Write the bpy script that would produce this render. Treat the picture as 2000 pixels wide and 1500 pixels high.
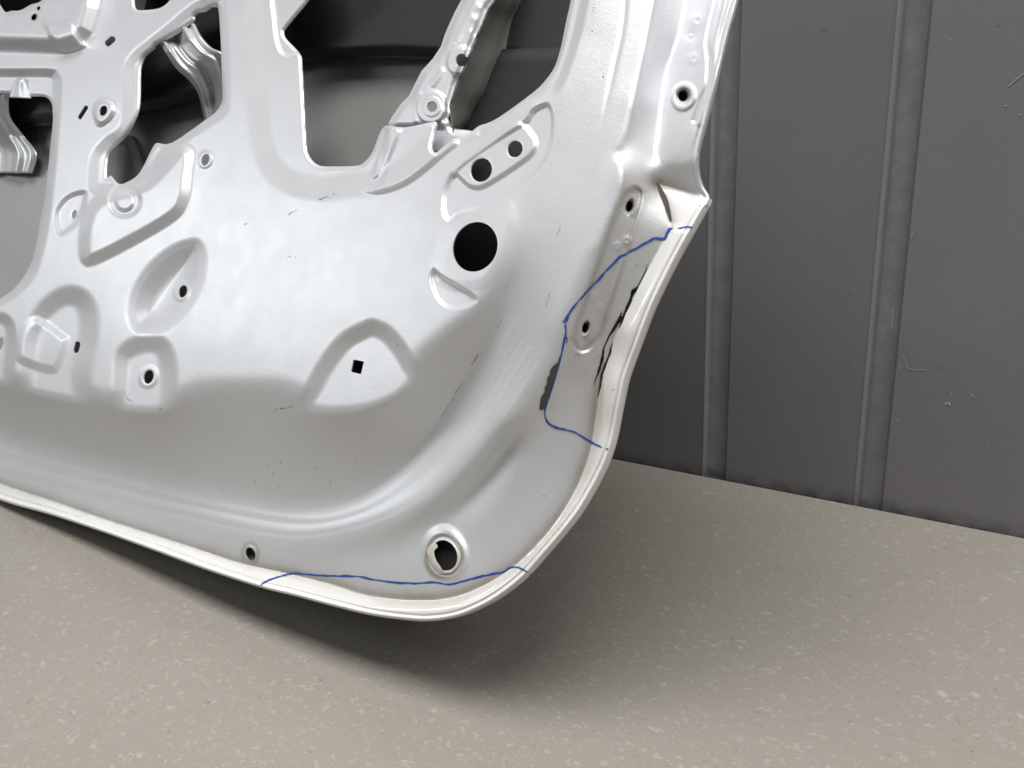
import bpy, math, random
import numpy as np
from mathutils import Matrix, Vector

random.seed(4); rng = np.random.default_rng(7)
for o in list(bpy.data.objects):
    bpy.data.objects.remove(o)
SC = bpy.context.scene
COL = SC.collection

# ------------------------------------------------------------------ camera
FPX = 1618.0                       # focal length for a 2000 px wide picture
CAM_H = 0.5
D = np.array([260., 4850., FPX]); D /= np.linalg.norm(D)           # down, in camera axes
W = np.array([-2627., -399., FPX]); W -= D * (W @ D); W /= np.linalg.norm(W)
N = np.cross(W, D)
if N[2] > 0: N = -N
R = np.array([-W, -N, -D])         # camera axes (right, down, forward) -> world
cam_d = bpy.data.cameras.new('camera'); cam = bpy.data.objects.new('camera', cam_d); COL.objects.link(cam)
M3 = np.stack([R[:, 0], -R[:, 1], -R[:, 2]], 1)
mw = Matrix.Identity(4)
for i in range(3):
    for j in range(3): mw[i][j] = float(M3[i, j])
mw[2][3] = CAM_H
cam.matrix_world = mw
cam_d.sensor_width = 36; cam_d.lens = FPX / 2000 * 36
cam_d.clip_start = 0.02; cam_d.clip_end = 50
SC.camera = cam

# ------------------------------------------------------------------ world, lamps, exposure
wd = bpy.data.worlds.new('World'); SC.world = wd; wd.use_nodes = True
_n, _l = wd.node_tree.nodes, wd.node_tree.links             # the room: pale ceiling above, greyer walls
_tc = _n.new('ShaderNodeTexCoord'); _sp = _n.new('ShaderNodeSeparateXYZ'); _l.new(_tc.outputs['Generated'], _sp.inputs[0])
_rp = _n.new('ShaderNodeValToRGB'); _l.new(_sp.outputs[2], _rp.inputs[0])
_rp.color_ramp.elements[0].position = 0.0; _rp.color_ramp.elements[0].color = (.055, .057, .06, 1)
_rp.color_ramp.elements[1].position = 0.75; _rp.color_ramp.elements[1].color = (.21, .22, .23, 1)
_l.new(_rp.outputs[0], _n['Background'].inputs[0]); _n['Background'].inputs[1].default_value = 0.6
SC.view_settings.view_transform = 'Standard'; SC.view_settings.look = 'None'
SC.view_settings.exposure = 0.0; SC.view_settings.gamma = 1.0
SC.view_settings.use_curve_mapping = False

def area(name, loc, target, sx, sy, power, col=(1, 1, 1)):
    d = bpy.data.lights.new(name, 'AREA'); d.shape = 'RECTANGLE'; d.size = sx; d.size_y = sy
    d.energy = power; d.color = col
    o = bpy.data.objects.new(name, d); COL.objects.link(o)
    z = (Vector(loc) - Vector(target)).normalized()
    x = Vector((1, 0, 0)); x = (x - z * x.dot(z)).normalized(); y = z.cross(x)
    m = Matrix((x, y, z)).transposed().to_4x4(); m.translation = Vector(loc)
    o.matrix_world = m
    return o
area('ceiling_lamp', (-0.15, -0.26, 3.3), (-0.20, 0.0, 0), 2.7, 1.25, 130, (1.0, 0.99, 0.975))
area('ceiling_lamp', (-6.3, -2.28, 2.8), (-0.7, 0.4, 0.4), 3.0, 1.4, 64, (0.96, 0.985, 1.0))
area('ceiling_lamp', (1.6, 0.0, 2.2), (0.4, 0.3, 0), 1.0, 0.3, 14, (1.0, 0.99, 0.975))

# ------------------------------------------------------------------ picture point -> place
CX, CY = 1000.0, 750.0
def rays(x, y):
    v = np.stack([np.asarray(x, float) - CX, np.asarray(y, float) - CY, np.full(np.shape(x), FPX)], -1)
    return v @ R.T
C0 = np.array([0, 0, CAM_H])
def on_floor(x, y):
    d = rays(x, y); t = -CAM_H / d[..., 2]
    return C0 + d * t[..., None]
WALL_Y = 1.0213
def on_wall(x, y):
    d = rays(x, y); t = WALL_Y / d[..., 1]
    return C0 + d * t[..., None]
LEAN = math.radians(26)
FOOT = on_floor(np.array(-60.), np.array(955.))          # where the sill meets the floor, left of the picture
_d = rays(np.array(850.), np.array(1213.)); CORNER = C0 + _d * ((0.094 - CAM_H) / _d[2])   # lower corner, raised 94 mm
_u = CORNER - FOOT; _u /= np.linalg.norm(_u)
_v = np.array([0, math.sin(LEAN), math.cos(LEAN)]); _v -= _u * (_u @ _v); _v /= np.linalg.norm(_v)
DN = np.cross(_u, _v)                                 # door normal, to the room
if DN[1] > 0: DN = -DN
DQ = FOOT
def on_door(x, y, h):
    """the door's pressed sheet: h metres in front of the hem plane"""
    d = rays(x, y)
    t = ((DQ - C0) @ DN + np.asarray(h)) / (d @ DN)
    return C0 + d * t[..., None]

# ------------------------------------------------------------------ materials
def nt(name):
    m = bpy.data.materials.new(name); m.use_nodes = True
    n = m.node_tree; return m, n, n.nodes, n.links, n.nodes['Principled BSDF']
def mixc(ns, ls, fac, a, b):
    x = ns.new('ShaderNodeMix'); x.data_type = 'RGBA'
    if isinstance(fac, float): x.inputs[0].default_value = fac
    else: ls.new(fac, x.inputs[0])
    for s, v in ((6, a), (7, b)):
        if isinstance(v, tuple): x.inputs[s].default_value = (*v, 1)
        else: ls.new(v, x.inputs[s])
    return x.outputs[2]
def noise(ns, ls, vec, scale, detail=4, rough=.55, dist=0):
    x = ns.new('ShaderNodeTexNoise'); x.inputs['Scale'].default_value = scale
    x.inputs['Detail'].default_value = detail; x.inputs['Roughness'].default_value = rough
    x.inputs['Distortion'].default_value = dist
    ls.new(vec, x.inputs['Vector']); return x.outputs['Fac']
def ramp(ns, ls, fac, a, b, va=0., vb=1.):
    x = ns.new('ShaderNodeMapRange'); x.inputs[1].default_value = a; x.inputs[2].default_value = b
    x.inputs[3].default_value = va; x.inputs[4].default_value = vb
    ls.new(fac, x.inputs[0]); return x.outputs[0]
def math_(ns, ls, op, a, b):
    x = ns.new('ShaderNodeMath'); x.operation = op
    for i, v in enumerate((a, b)):
        if isinstance(v, (int, float)): x.inputs[i].default_value = v
        else: ls.new(v, x.inputs[i])
    return x.outputs[0]

def paint(name, col, metallic, rough, coat=0., grime=True, sparkle=0.02, bump=0.02, dirtcol=(.30, .255, .18)):
    m, t, ns, ls, b = nt(name)
    tc = ns.new('ShaderNodeTexCoord').outputs['Object']
    c = None
    n1 = noise(ns, ls, tc, 9, 5)
    c = mixc(ns, ls, ramp(ns, ls, n1, .35, .7), tuple(v * .96 for v in col), col)
    if grime:
        at = ns.new('ShaderNodeAttribute'); at.attribute_name = 'grime'
        n2 = noise(ns, ls, tc, 25, 6, .7)
        g = math_(ns, ls, 'MULTIPLY', at.outputs['Fac'], ramp(ns, ls, n2, .25, .7, .55, 1.0))
        c = mixc(ns, ls, g, c, dirtcol)
        n3 = noise(ns, ls, tc, 420, 2)
        c = mixc(ns, ls, ramp(ns, ls, n3, .74, .78, 0., .35), c, (.25, .24, .22))
    ls.new(c, b.inputs['Base Color'])
    b.inputs['Metallic'].default_value = metallic
    nr = noise(ns, ls, tc, 35, 4)
    ls.new(ramp(ns, ls, nr, .3, .7, rough - .025, rough + .03), b.inputs['Roughness'])
    b.inputs['Coat Weight'].default_value = coat; b.inputs['Coat Roughness'].default_value = .08
    nb = noise(ns, ls, tc, 1100, 1)
    no = noise(ns, ls, tc, 210, 2)
    bp = ns.new('ShaderNodeBump'); bp.inputs['Strength'].default_value = sparkle; bp.inputs['Distance'].default_value = .001
    ls.new(nb, bp.inputs['Height'])
    b2 = ns.new('ShaderNodeBump'); b2.inputs['Strength'].default_value = bump; b2.inputs['Distance'].default_value = .002
    ls.new(no, b2.inputs['Height']); ls.new(bp.outputs[0], b2.inputs['Normal'])
    ls.new(b2.outputs[0], b.inputs['Normal'])
    return m
M_PANEL = paint('pearl_grey_paint', (.725, .738, .762), .45, .42, .10, True, .14, .04)
M_HEM = paint('gloss_white_paint', (.87, .865, .85), .0, .17, .8, True, .0, .03)
M_BRACE = paint('bracket_paint', (.60, .61, .62), .5, .34, .1, False, .05, .03)
M_SKIN = paint('skin_inside_primer', (.30, .30, .29), .25, .38, 0, False, .02, .05)
M_DARK = paint('dark_primer_and_shade', (.010, .0105, .012), .0, .6, 0, False, .02, .05)  # also the black of the sheets standing in for interior shade
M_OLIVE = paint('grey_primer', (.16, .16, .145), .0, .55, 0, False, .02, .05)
def plain(name, col, rough=.5, metallic=0.):
    m, t, ns, ls, b = nt(name)
    tc = ns.new('ShaderNodeTexCoord').outputs['Object']
    n1 = noise(ns, ls, tc, 180, 4)
    ls.new(mixc(ns, ls, n1, tuple(v * .75 for v in col), tuple(min(1, v * 1.2) for v in col)), b.inputs['Base Color'])
    b.inputs['Roughness'].default_value = rough; b.inputs['Metallic'].default_value = metallic
    return m
M_INK = plain('blue_marker_ink', (.014, .075, .36), .45)
M_CHIP = plain('bared_primer', (.07, .073, .074), .5)
M_SCUFF = plain('dark_scuff', (.16, .16, .165), .6)
M_NUT = plain('zinc_nut', (.50, .50, .49), .4, .25)

def wall_mat():
    m, t, ns, ls, b = nt('dark_grey_panel')
    tc = ns.new('ShaderNodeTexCoord').outputs['Object']
    n1 = noise(ns, ls, tc, 3.5, 6, .6)
    c = mixc(ns, ls, ramp(ns, ls, n1, .3, .7), (.196, .193, .199), (.226, .221, .228))
    n2 = noise(ns, ls, tc, 160, 3)
    c = mixc(ns, ls, ramp(ns, ls, n2, .3, .7, 0, .18), c, (.178, .174, .178))
    n3 = noise(ns, ls, tc, 75, 2)
    c = mixc(ns, ls, ramp(ns, ls, n3, .75, .78, 0, .35), c, (.05, .034, .034))
    n4 = noise(ns, ls, tc, 52, 3, .6, .6)
    c = mixc(ns, ls, ramp(ns, ls, n4, .725, .75, 0, .35), c, (.55, .54, .54))
    # dirt gathered low down on the panel; groove shade painted in as darker colour
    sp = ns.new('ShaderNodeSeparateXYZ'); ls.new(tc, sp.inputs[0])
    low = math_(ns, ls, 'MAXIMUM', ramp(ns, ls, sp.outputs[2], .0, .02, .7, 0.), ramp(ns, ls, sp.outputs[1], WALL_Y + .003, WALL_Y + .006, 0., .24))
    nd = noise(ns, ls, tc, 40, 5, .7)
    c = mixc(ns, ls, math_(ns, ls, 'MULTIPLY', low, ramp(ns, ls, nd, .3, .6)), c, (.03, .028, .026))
    ls.new(c, b.inputs['Base Color'])
    b.inputs['Roughness'].default_value = .5
    mp = ns.new('ShaderNodeMapping'); mp.inputs['Scale'].default_value = (1, 1, .35); ls.new(tc, mp.inputs[0])
    nb = noise(ns, ls, mp.outputs[0], 240, 3)
    bp = ns.new('ShaderNodeBump'); bp.inputs['Strength'].default_value = .18; bp.inputs['Distance'].default_value = .001
    ls.new(nb, bp.inputs['Height']); ls.new(bp.outputs[0], b.inputs['Normal'])
    return m
def floor_mat():
    m, t, ns, ls, b = nt('speckled_vinyl')
    tc = ns.new('ShaderNodeTexCoord').outputs['Object']
    n0 = noise(ns, ls, tc, 2.2, 4)
    c = mixc(ns, ls, ramp(ns, ls, n0, .3, .7), (.306, .282, .246), (.346, .320, .281))
    ng = noise(ns, ls, tc, 900, 2)
    c = mixc(ns, ls, ramp(ns, ls, ng, .25, .75, 0., .30), c, (.26, .237, .205))
    def chips(scale, rot, stretch, thr, amount, col, c, seed):
        mp = ns.new('ShaderNodeMapping'); mp.inputs['Rotation'].default_value = (0, 0, rot)
        mp.inputs['Location'].default_value = (seed, seed * .7, 0)
        mp.inputs['Scale'].default_value = (1, stretch, 1)
        nn = ns.new('ShaderNodeTexNoise'); nn.inputs['Scale'].default_value = scale * .8; nn.inputs['Detail'].default_value = 3
        ls.new(tc, nn.inputs['Vector'])
        ad = ns.new('ShaderNodeMixRGB'); ad.blend_type = 'LINEAR_LIGHT'; ad.inputs[0].default_value = .010
        ls.new(tc, ad.inputs[1]); ls.new(nn.outputs['Color'], ad.inputs[2])
        ls.new(ad.outputs[0], mp.inputs[0])
        v = ns.new('ShaderNodeTexVoronoi'); v.inputs['Scale'].default_value = scale
        ls.new(mp.outputs[0], v.inputs['Vector'])
        sc = ns.new('ShaderNodeSeparateColor'); ls.new(v.outputs['Color'], sc.inputs[0])
        pick = ramp(ns, ls, sc.outputs[0], 1 - amount, 1 - amount + .01)
        size = ramp(ns, ls, sc.outputs[1], 0, 1, thr * .45, thr)
        near = math_(ns, ls, 'SUBTRACT', size, v.outputs['Distance'])
        near = ramp(ns, ls, near, -.05, .13)
        st = math_(ns, ls, 'POWER', ramp(ns, ls, sc.outputs[2], 0, 1, .3, 1.), 2.0)
        f = math_(ns, ls, 'MULTIPLY', math_(ns, ls, 'MULTIPLY', pick, near), st)
        return mixc(ns, ls, f, c, col)
    for k, (rot, st) in enumerate(((.2, 1.9), (1.1, 1.7), (2.2, 2.1), (2.8, 1.6))):
        c = chips(112 + 16 * k, rot, st, .47, .30, (.402, .376, .333), c, 3.1 * k + 1)
    c = chips(80, .6, 1.3, .38, .08, (.43, .405, .36), c, 14.)
    c = chips(230, .9, 1.5, .36, .12, (.135, .122, .103), c, 21.)
    c = chips(300, 2.1, 1.3, .36, .10, (.43, .407, .36), c, 27.)
    ls.new(c, b.inputs['Base Color'])
    b.inputs['Roughness'].default_value = .48
    b.inputs['Specular IOR Level'].default_value = .3
    nb = noise(ns, ls, tc, 500, 2)
    bp = ns.new('ShaderNodeBump'); bp.inputs['Strength'].default_value = .12; bp.inputs['Distance'].default_value = .001
    ls.new(nb, bp.inputs['Height']); ls.new(bp.outputs[0], b.inputs['Normal'])
    return m

# ------------------------------------------------------------------ mesh helpers
def mesh_obj(name, verts, faces, mat, parent=None, smooth=True, attr=None):
    me = bpy.data.meshes.new(name)
    me.from_pydata([tuple(map(float, v)) for v in verts], [], [tuple(map(int, f)) for f in faces])
    if smooth: me.polygons.foreach_set('use_smooth', np.ones(len(me.polygons), bool))
    if attr is not None:
        a = me.attributes.new('grime', 'FLOAT', 'POINT'); a.data.foreach_set('value', np.asarray(attr, np.float32))
    me.materials.append(mat); me.update()
    o = bpy.data.objects.new(name, me); COL.objects.link(o)
    if parent: o.parent = parent
    return o
def spline(pts, closed=False, n=6):
    """Catmull-Rom through the points (any dimension)"""
    p = np.asarray(pts, float); m = len(p); out = []
    for i in range(m if closed else m - 1):
        if closed: a, b, c, d = p[(i - 1) % m], p[i], p[(i + 1) % m], p[(i + 2) % m]
        else: a, b, c, d = p[max(i - 1, 0)], p[i], p[i + 1], p[min(i + 2, m - 1)]
        for k in range(n):
            t = k / n
            out.append(.5 * ((2 * b) + (c - a) * t + (2 * a - 5 * b + 4 * c - d) * t * t + (3 * b - a - 3 * c + d) * t ** 3))
    if not closed: out.append(p[-1])
    return np.array(out)
def sstep(t):
    t = np.clip(t, 0, 1); return t * t * (3 - 2 * t)

# ------------------------------------------------------------------ the setting: floor and ribbed wall
fl = mesh_obj('floor', [(-6, -5, 0), (4, -5, 0), (4, WALL_Y - .002, 0), (-6, WALL_Y - .002, 0)], [(0, 1, 2, 3)], floor_mat(), smooth=False)
fl['kind'] = 'structure'

def bevp(t): return min(1., t * t * 2 if t < .25 else t - .125 + .125 * max(0, t - .25) / .75)
def wall():
    xs, ys = [], []
    g1 = on_wall(np.array(1398.), np.array(925.))[0]; g2 = on_wall(np.array(1699.), np.array(985.))[0]
    pitch = g2 - g1; wdt, dep = .030, .012
    prof = [(-6, 0)]
    k0 = -12
    for k in range(k0, 9):
        gx = g1 + k * pitch
        L, Rr = gx - wdt / 2, gx + wdt / 2
        for t in np.linspace(0, 1, 7): prof.append((L - .006 + .006 * t, -.0022 * math.sin(t * math.pi) + 0))   # raised lip
        for t in np.linspace(.12, 1, 8): prof.append((L + .004 * t, dep * sstep(t)))
        prof.append((Rr - .004, dep * .55))
        for t in np.linspace(.15, 1, 6): prof.append((Rr - .004 + .004 * t, dep * .55 * (1 - sstep(t))))
    prof.append((4, 0))
    v = []; f = []
    zs = np.concatenate([np.linspace(-.004, .05, 6), np.linspace(.1, 3, 12)])
    for z in zs:
        for x, y in prof: v.append((x, WALL_Y + y, z))
    n = len(prof)
    for j in range(len(zs) - 1):
        for i in range(n - 1): f.append((j * n + i, j * n + i + 1, (j + 1) * n + i + 1, (j + 1) * n + i))
    b0 = len(v)                                       # closed back
    v += [(-6, WALL_Y + .05, -.004), (4, WALL_Y + .05, -.004), (4, WALL_Y + .05, 3), (-6, WALL_Y + .05, 3)]
    f.append((b0 + 3, b0 + 2, b0 + 1, b0))
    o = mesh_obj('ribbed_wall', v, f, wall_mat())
    o['label'] = 'dark grey wall panel with vertical pressed grooves behind the leaning door'; o['category'] = 'wall'
wall()

# ------------------------------------------------------------------ outlines of the door, traced in photo pixels
OUT = [(1455, -75), (1441, 0), (1420, 75), (1401, 160), (1383, 232), (1370, 280), (1365, 305), (1366, 335), (1372, 360), (1380, 374), (1385, 384), (1381, 398),
       (1354, 446), (1320, 508), (1294, 560), (1272, 608), (1248, 672), (1229, 724), (1221, 752), (1211, 802), (1201, 852), (1189, 892),
       (1171, 933), (1135, 996), (1100, 1042), (1062, 1086), (1025, 1127), (980, 1163), (939, 1187), (894, 1205), (845, 1213), (800, 1212),
       (725, 1202), (650, 1184), (575, 1164), (507, 1147), (400, 1112), (300, 1075), (200, 1039), (100, 1006), (0, 977), (-120, 924), (-260, 850), (-420, 760)]
OUT_LINE = np.concatenate([[[1560, -520]], spline(OUT, False, 5)])
OUT_POLY = np.concatenate([OUT_LINE, [[-900, 640], [-900, -1200], [1600, -1200]]])
CREASE = [(-420, 726), (-260, 818), (-120, 894), (0, 945), (100, 979), (200, 1014), (300, 1046), (400, 1078), (467, 1100), (520, 1112), (567, 1122), (650, 1143), (706, 1161),
          (770, 1171), (837, 1173), (890, 1166), (940, 1147), (990, 1118), (1030, 1084), (1066, 1045), (1100, 1000), (1124, 958), (1140, 920), (1153, 880), (1160, 840), (1168, 784),
          (1180, 724), (1200, 660), (1224, 612), (1248, 562), (1276, 508), (1298, 468), (1313, 440)]
CR = spline(CREASE, False, 4)
HOLES = dict(
 O1=[(20, 182), (32, 183), (51, 188), (80, 188), (93, 192), (101, 203), (103, 221), (103, 240), (99, 280), (92, 347), (85, 400), (79, 430), (71, 476), (60, 515), (37, 553), (0, 583), (-120, 650), (-330, 690), (-330, 175), (-120, 178)],
 O2=[(379, 40), (381, 31), (387, 25), (400, 23), (413, 15), (422, 14), (427, 21), (431, 80), (433, 133), (435, 187), (431, 205), (419, 221), (400, 235), (336, 279), (307, 279), (299, 287), (289, 307), (280, 325), (267, 344), (245, 357), (232, 359), (222, 350), (216, 343), (208, 347),
     (209, 320), (213, 301), (229, 283), (248, 263), (261, 240), (269, 221), (273, 200), (274, 147), (276, 128), (284, 109), (300, 96), (304, 88), (312, 84), (330, 74), (347, 64), (366, 50)],
 O2b=[(262, -20), (262, 5), (266, 18), (280, 20), (307, 17), (322, 10), (333, -3), (345, -40), (300, -80), (268, -60)],
 O0=[(8, 22), (22, 21), (40, 20), (60, 9), (82, 0), (110, -40), (70, -90), (-30, -60), (-10, -10)],
 O3=[(620, -300), (640, -60), (602, 0), (580, 27), (558, 54), (554, 63), (558, 75), (578, 96), (586, 107), (589, 122), (594, 213), (598, 285), (602, 301), (610, 314), (623, 323), (640, 325), (695, 324), (711, 317), (725, 301), (733, 283), (741, 261), (748, 250), (757, 245),
     (790, 249), (835, 240), (852, 238), (850, 255), (843, 283), (845, 294), (851, 298), (859, 293), (868, 285), (889, 270), (919, 258), (935, 246), (958, 238), (985, 222), (1042, 180), (1066, 156), (1084, 129), (1096, 90), (1105, 45), (1115, 0), (1124, -60), (1140, -300)],
)
SHARP = {'O3', 'O2'}
#           cx    cy    rx   ry  tilt(deg, top leaning right)
ELL = [(928, 482, 43, 49.5, 22), (940, 332, 20.5, 23.5, 20), (1006, 291, 14.5, 16.5, 20), (290, 736, 9.5, 14, 16), (357, 569, 8, 12.5, 18), (1, 672, 5, 12, 15),
       (145, 419, 4.5, 8.5, 18), (401, 312, 7.5, 12, 18), (201.5, 216, 7.5, 10.5, 18), (75, 16, 3.6, 4.6, 40), (67, 34, 7, 8.5, 30),
       (1335, 187, 14, 16, 10), (1230, 403, 9.5, 16, 14), (1144, 640, 8.5, 15, 14), (489, 1082, 9.5, 13.5, -22), (868, 1085, 25, 31, -20)]
SLOTS = [((168, 210), (156, 229), 4.2), ((151.5, 672), (148.5, 684), 5.5), ((219, 77), (211, 84), 6.5)]
SQ = [(690, 702), (711, 706), (705, 731), (685, 726)]
# torn cracks beside the hem
CRACKS = [[(1246, 559), (1240, 562), (1233, 567), (1229, 585), (1222, 600), (1214, 620), (1208, 642), (1213, 634), (1222, 612), (1230, 595), (1236, 578), (1243, 568), (1256, 540), (1267, 516), (1262, 524), (1252, 545)],
          [(1215, 608), (1207, 622), (1197, 640), (1187, 658), (1178, 678), (1172, 705), (1165, 732), (1158, 756), (1168, 732), (1178, 704), (1180, 680), (1191, 655), (1202, 642), (1209, 630)],
          [(1196, 668), (1188, 693), (1177, 720), (1173, 730), (1170, 755), (1167, 778), (1173, 757), (1177, 733), (1184, 712), (1193, 690)]]

# ------------------------------------------------------------------ relief of the inner panel, on a grid
ST = 2.0
X0, X1, Y0, Y1 = -420, 1458, -405, 1221
gx = np.arange(X0, X1 + ST, ST); gy = np.arange(Y0, Y1 + ST, ST)
GX, GY = np.meshgrid(gx, gy); NY, NX = GX.shape

def seg_dist(poly, X, Y, closed):
    p = np.asarray(poly, float); q = np.roll(p, -1, 0) if closed else p[1:]
    if not closed: p = p[:-1]
    best = np.full(X.shape, 1e18); ins = np.zeros(X.shape, bool)
    for (ax, ay), (bx, by) in zip(p, q):
        dx, dy = bx - ax, by - ay; L = dx * dx + dy * dy + 1e-12
        t = np.clip(((X - ax) * dx + (Y - ay) * dy) / L, 0, 1)
        np.minimum(best, (X - ax - t * dx) ** 2 + (Y - ay - t * dy) ** 2, out=best)
        if closed:
            c = (ay > Y) != (by > Y)
            if abs(dy) > 1e-12: ins ^= c & (X < ax + (Y - ay) * dx / dy)
    best = np.sqrt(best)
    return np.where(ins, -best, best) if closed else best
def local(poly, pad, closed=True):
    """distance on the grid window round poly; elsewhere +inf"""
    p = np.asarray(poly, float)
    i0 = max(0, int((p[:, 0].min() - pad - X0) / ST)); i1 = min(NX, int((p[:, 0].max() + pad - X0) / ST) + 2)
    j0 = max(0, int((p[:, 1].min() - pad - Y0) / ST)); j1 = min(NY, int((p[:, 1].max() + pad - Y0) / ST) + 2)
    sl = (slice(j0, j1), slice(i0, i1))
    return sl, seg_dist(p, GX[sl], GY[sl], closed)

# --- base: heights (mm) along feature lines, relaxed to a smooth sheet between them
HM = 66.0
MAIN = [(-430, 600), (-100, 707), (0, 738), (180, 772), (240, 786), (300, 790), (345, 774), (385, 752), (555, 750), (598, 768), (640, 784), (720, 778), (775, 758), (806, 706), (870, 650), (920, 614), (955, 575), (982, 520), (1005, 450), (1030, 380), (1058, 300), (1082, 200),
        (1108, 120), (1138, 55), (1152, 0), (1165, -80), (1200, -430), (-430, -430)]
LINES = [
 [(-420, 655, 3), (-100, 802, 2), (0, 846, 2), (200, 903, 2), (400, 955, 2), (520, 982, 3), (600, 986, 4), (700, 966, 7), (790, 905, 12), (850, 835, 21), (895, 765, 36), (935, 690, 57), (975, 600, 81), (1005, 520, 96), (1030, 450, 102)],
 [(400, 1030, 1), (560, 1060, 8), (700, 1040, 14), (800, 1003, 23), (880, 950, 33), (940, 890, 45), (1000, 818, 59), (1040, 755, 67), (1085, 690, 75), (1108, 626, 85), (1148, 524, 94), (1172, 460, 96), (1203, 385, 97), (1213, 345, 98), (1211, 321, 98),
  (1199, 309, 98), (1198, 297, 98), (1207, 285, 98), (1219, 255, 98), (1231, 210, 98), (1243, 159, 97), (1255, 105, 97), (1265, 45, 97), (1274, 0, 97), (1285, -80, 97), (1330, -420, 97)],
 [(560, 1107, 0), (700, 1087, 0), (790, 1060, 0), (860, 1007, 0), (910, 962, 2), (950, 914, 6), (1000, 846, 18)],
 [(930, 1035, 4), (985, 950, 13), (1035, 870, 24), (1072, 800, 36)],
 [(1390, -420, 12), (1352, -80, 12), (1340, 0, 12), (1330, 54, 12), (1315, 96, 13), (1302, 135, 14), (1294, 180, 16), (1288, 230, 18), (1283, 280, 21), (1279, 310, 22)],
 [(1560, -420, 58), (1452, -60, 58), (1437, 0, 58), (1416, 75, 55), (1397, 160, 50), (1379, 232, 40), (1364, 290, 26), (1363, 308, 24)],
 [(1292, 318, 20), (1330, 318, 20), (1362, 314, 20)],
 [(1285, 358, 0), (1318, 368, -4), (1350, 379, -5), (1382, 386, -3)],
 [(1283, 357, 0), (1296, 382, -1), (1307, 405, -2), (1313, 440, -3)],
]
LINES.append([(x, y, -2.0) for x, y in CREASE])
def hem_h(x): return 1.5 + 8.5 * float(sstep((830 - x) / 240))
LINES.append([(x, y, hem_h(x)) for x, y in OUT[11:]])
mid = []
for (x, y) in CREASE:
    o = np.array(OUT[11:]); ol = spline(o, False, 4); k = np.argmin(((ol - (x, y)) ** 2).sum(1)); mid.append((x * .5 + ol[k, 0] * .5, y * .5 + ol[k, 1] * .5, 3.2 + .25 * (hem_h(x) - 1.5)))
LINES.append(mid)
for k in range(7): LINES[k] = [(p[0], p[1], p[2] * (.635 if k < 4 else .32)) for p in LINES[k]]
def off(y): return 32 * sstep((960 - np.asarray(y, float)) / 420)
for k in range(4, len(LINES)): LINES[k] = [(p[0], p[1], p[2] + float(off(p[1]))) for p in LINES[k]]
fix = np.zeros((NY, NX), bool); val = np.zeros((NY, NX))
inM = seg_dist(MAIN, GX, GY, True) < 0
fix |= inM; val[inM] = HM
for L in LINES:
    s = spline(L, False, 5)
    dense = np.concatenate([np.linspace(s[i], s[i + 1], max(2, int(np.hypot(*(s[i + 1] - s[i])[:2]) / 1.2))) for i in range(len(s) - 1)])
    ii = np.round((dense[:, 0] - X0) / ST).astype(int); jj = np.round((dense[:, 1] - Y0) / ST).astype(int)
    ok = (ii >= 0) & (ii < NX) & (jj >= 0) & (jj < NY)
    fix[jj[ok], ii[ok]] = True; val[jj[ok], ii[ok]] = dense[ok, 2]
def relax(fix, val):
    if min(fix.shape) > 24:
        ny, nx = fix.shape; cy, cx = (ny + 1) // 2, (nx + 1) // 2
        f = np.zeros((cy * 2, cx * 2)); v = np.zeros((cy * 2, cx * 2)); f[:ny, :nx] = fix; v[:ny, :nx] = val * fix
        fs = f.reshape(cy, 2, cx, 2).sum((1, 3)); vs = v.reshape(cy, 2, cx, 2).sum((1, 3))
        c = relax(fs > 0, np.where(fs > 0, vs / np.maximum(fs, 1), 0))
        u = np.repeat(np.repeat(c, 2, 0), 2, 1)[:ny, :nx]
    else: u = np.full(fix.shape, val[fix].mean())
    u = np.where(fix, val, u)
    for _ in range(160):
        p = np.pad(u, 1, mode='edge')
        u = np.where(fix, val, .25 * (p[:-2, 1:-1] + p[2:, 1:-1] + p[1:-1, :-2] + p[1:-1, 2:]))
    return u
H = relax(fix, val)
def blur(a, s, it=3):
    k = max(1, int(round(s)))
    for _ in range(it):
        for ax in (0, 1):
            p = np.pad(a, [(k, k) if ax == q else (0, 0) for q in (0, 1)], mode='edge')
            cs = np.cumsum(p, ax); z = np.zeros_like(np.take(cs, [0], ax)); cs = np.concatenate([z, cs], ax)
            n = 2 * k + 1
            a = (np.take(cs, range(n, cs.shape[ax]), ax) - np.take(cs, range(0, cs.shape[ax] - n), ax)) / n
    return a
dCR = seg_dist(CR[::2], GX, GY, False)
dOUT = -seg_dist(OUT_POLY[::2], GX, GY, True)
SH_L = [np.array(LINES[1])[11:, :2], np.array(LINES[4])[:, :2], np.array(LINES[7])[:, :2], np.array(LINES[8])[:, :2]]
dSH = np.minimum.reduce([seg_dist(q, GX, GY, False) for q in SH_L])
B1, B4 = blur(H, 2, 2), blur(H, 6)
B1 = np.where(np.minimum(dCR, dOUT) < 12, blur(H, 1, 2), B1)
wsoft = sstep((np.minimum(np.minimum(dCR, dSH), dOUT) - 10) / 50)
H = B1 * (1 - wsoft) + B4 * wsoft

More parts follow.
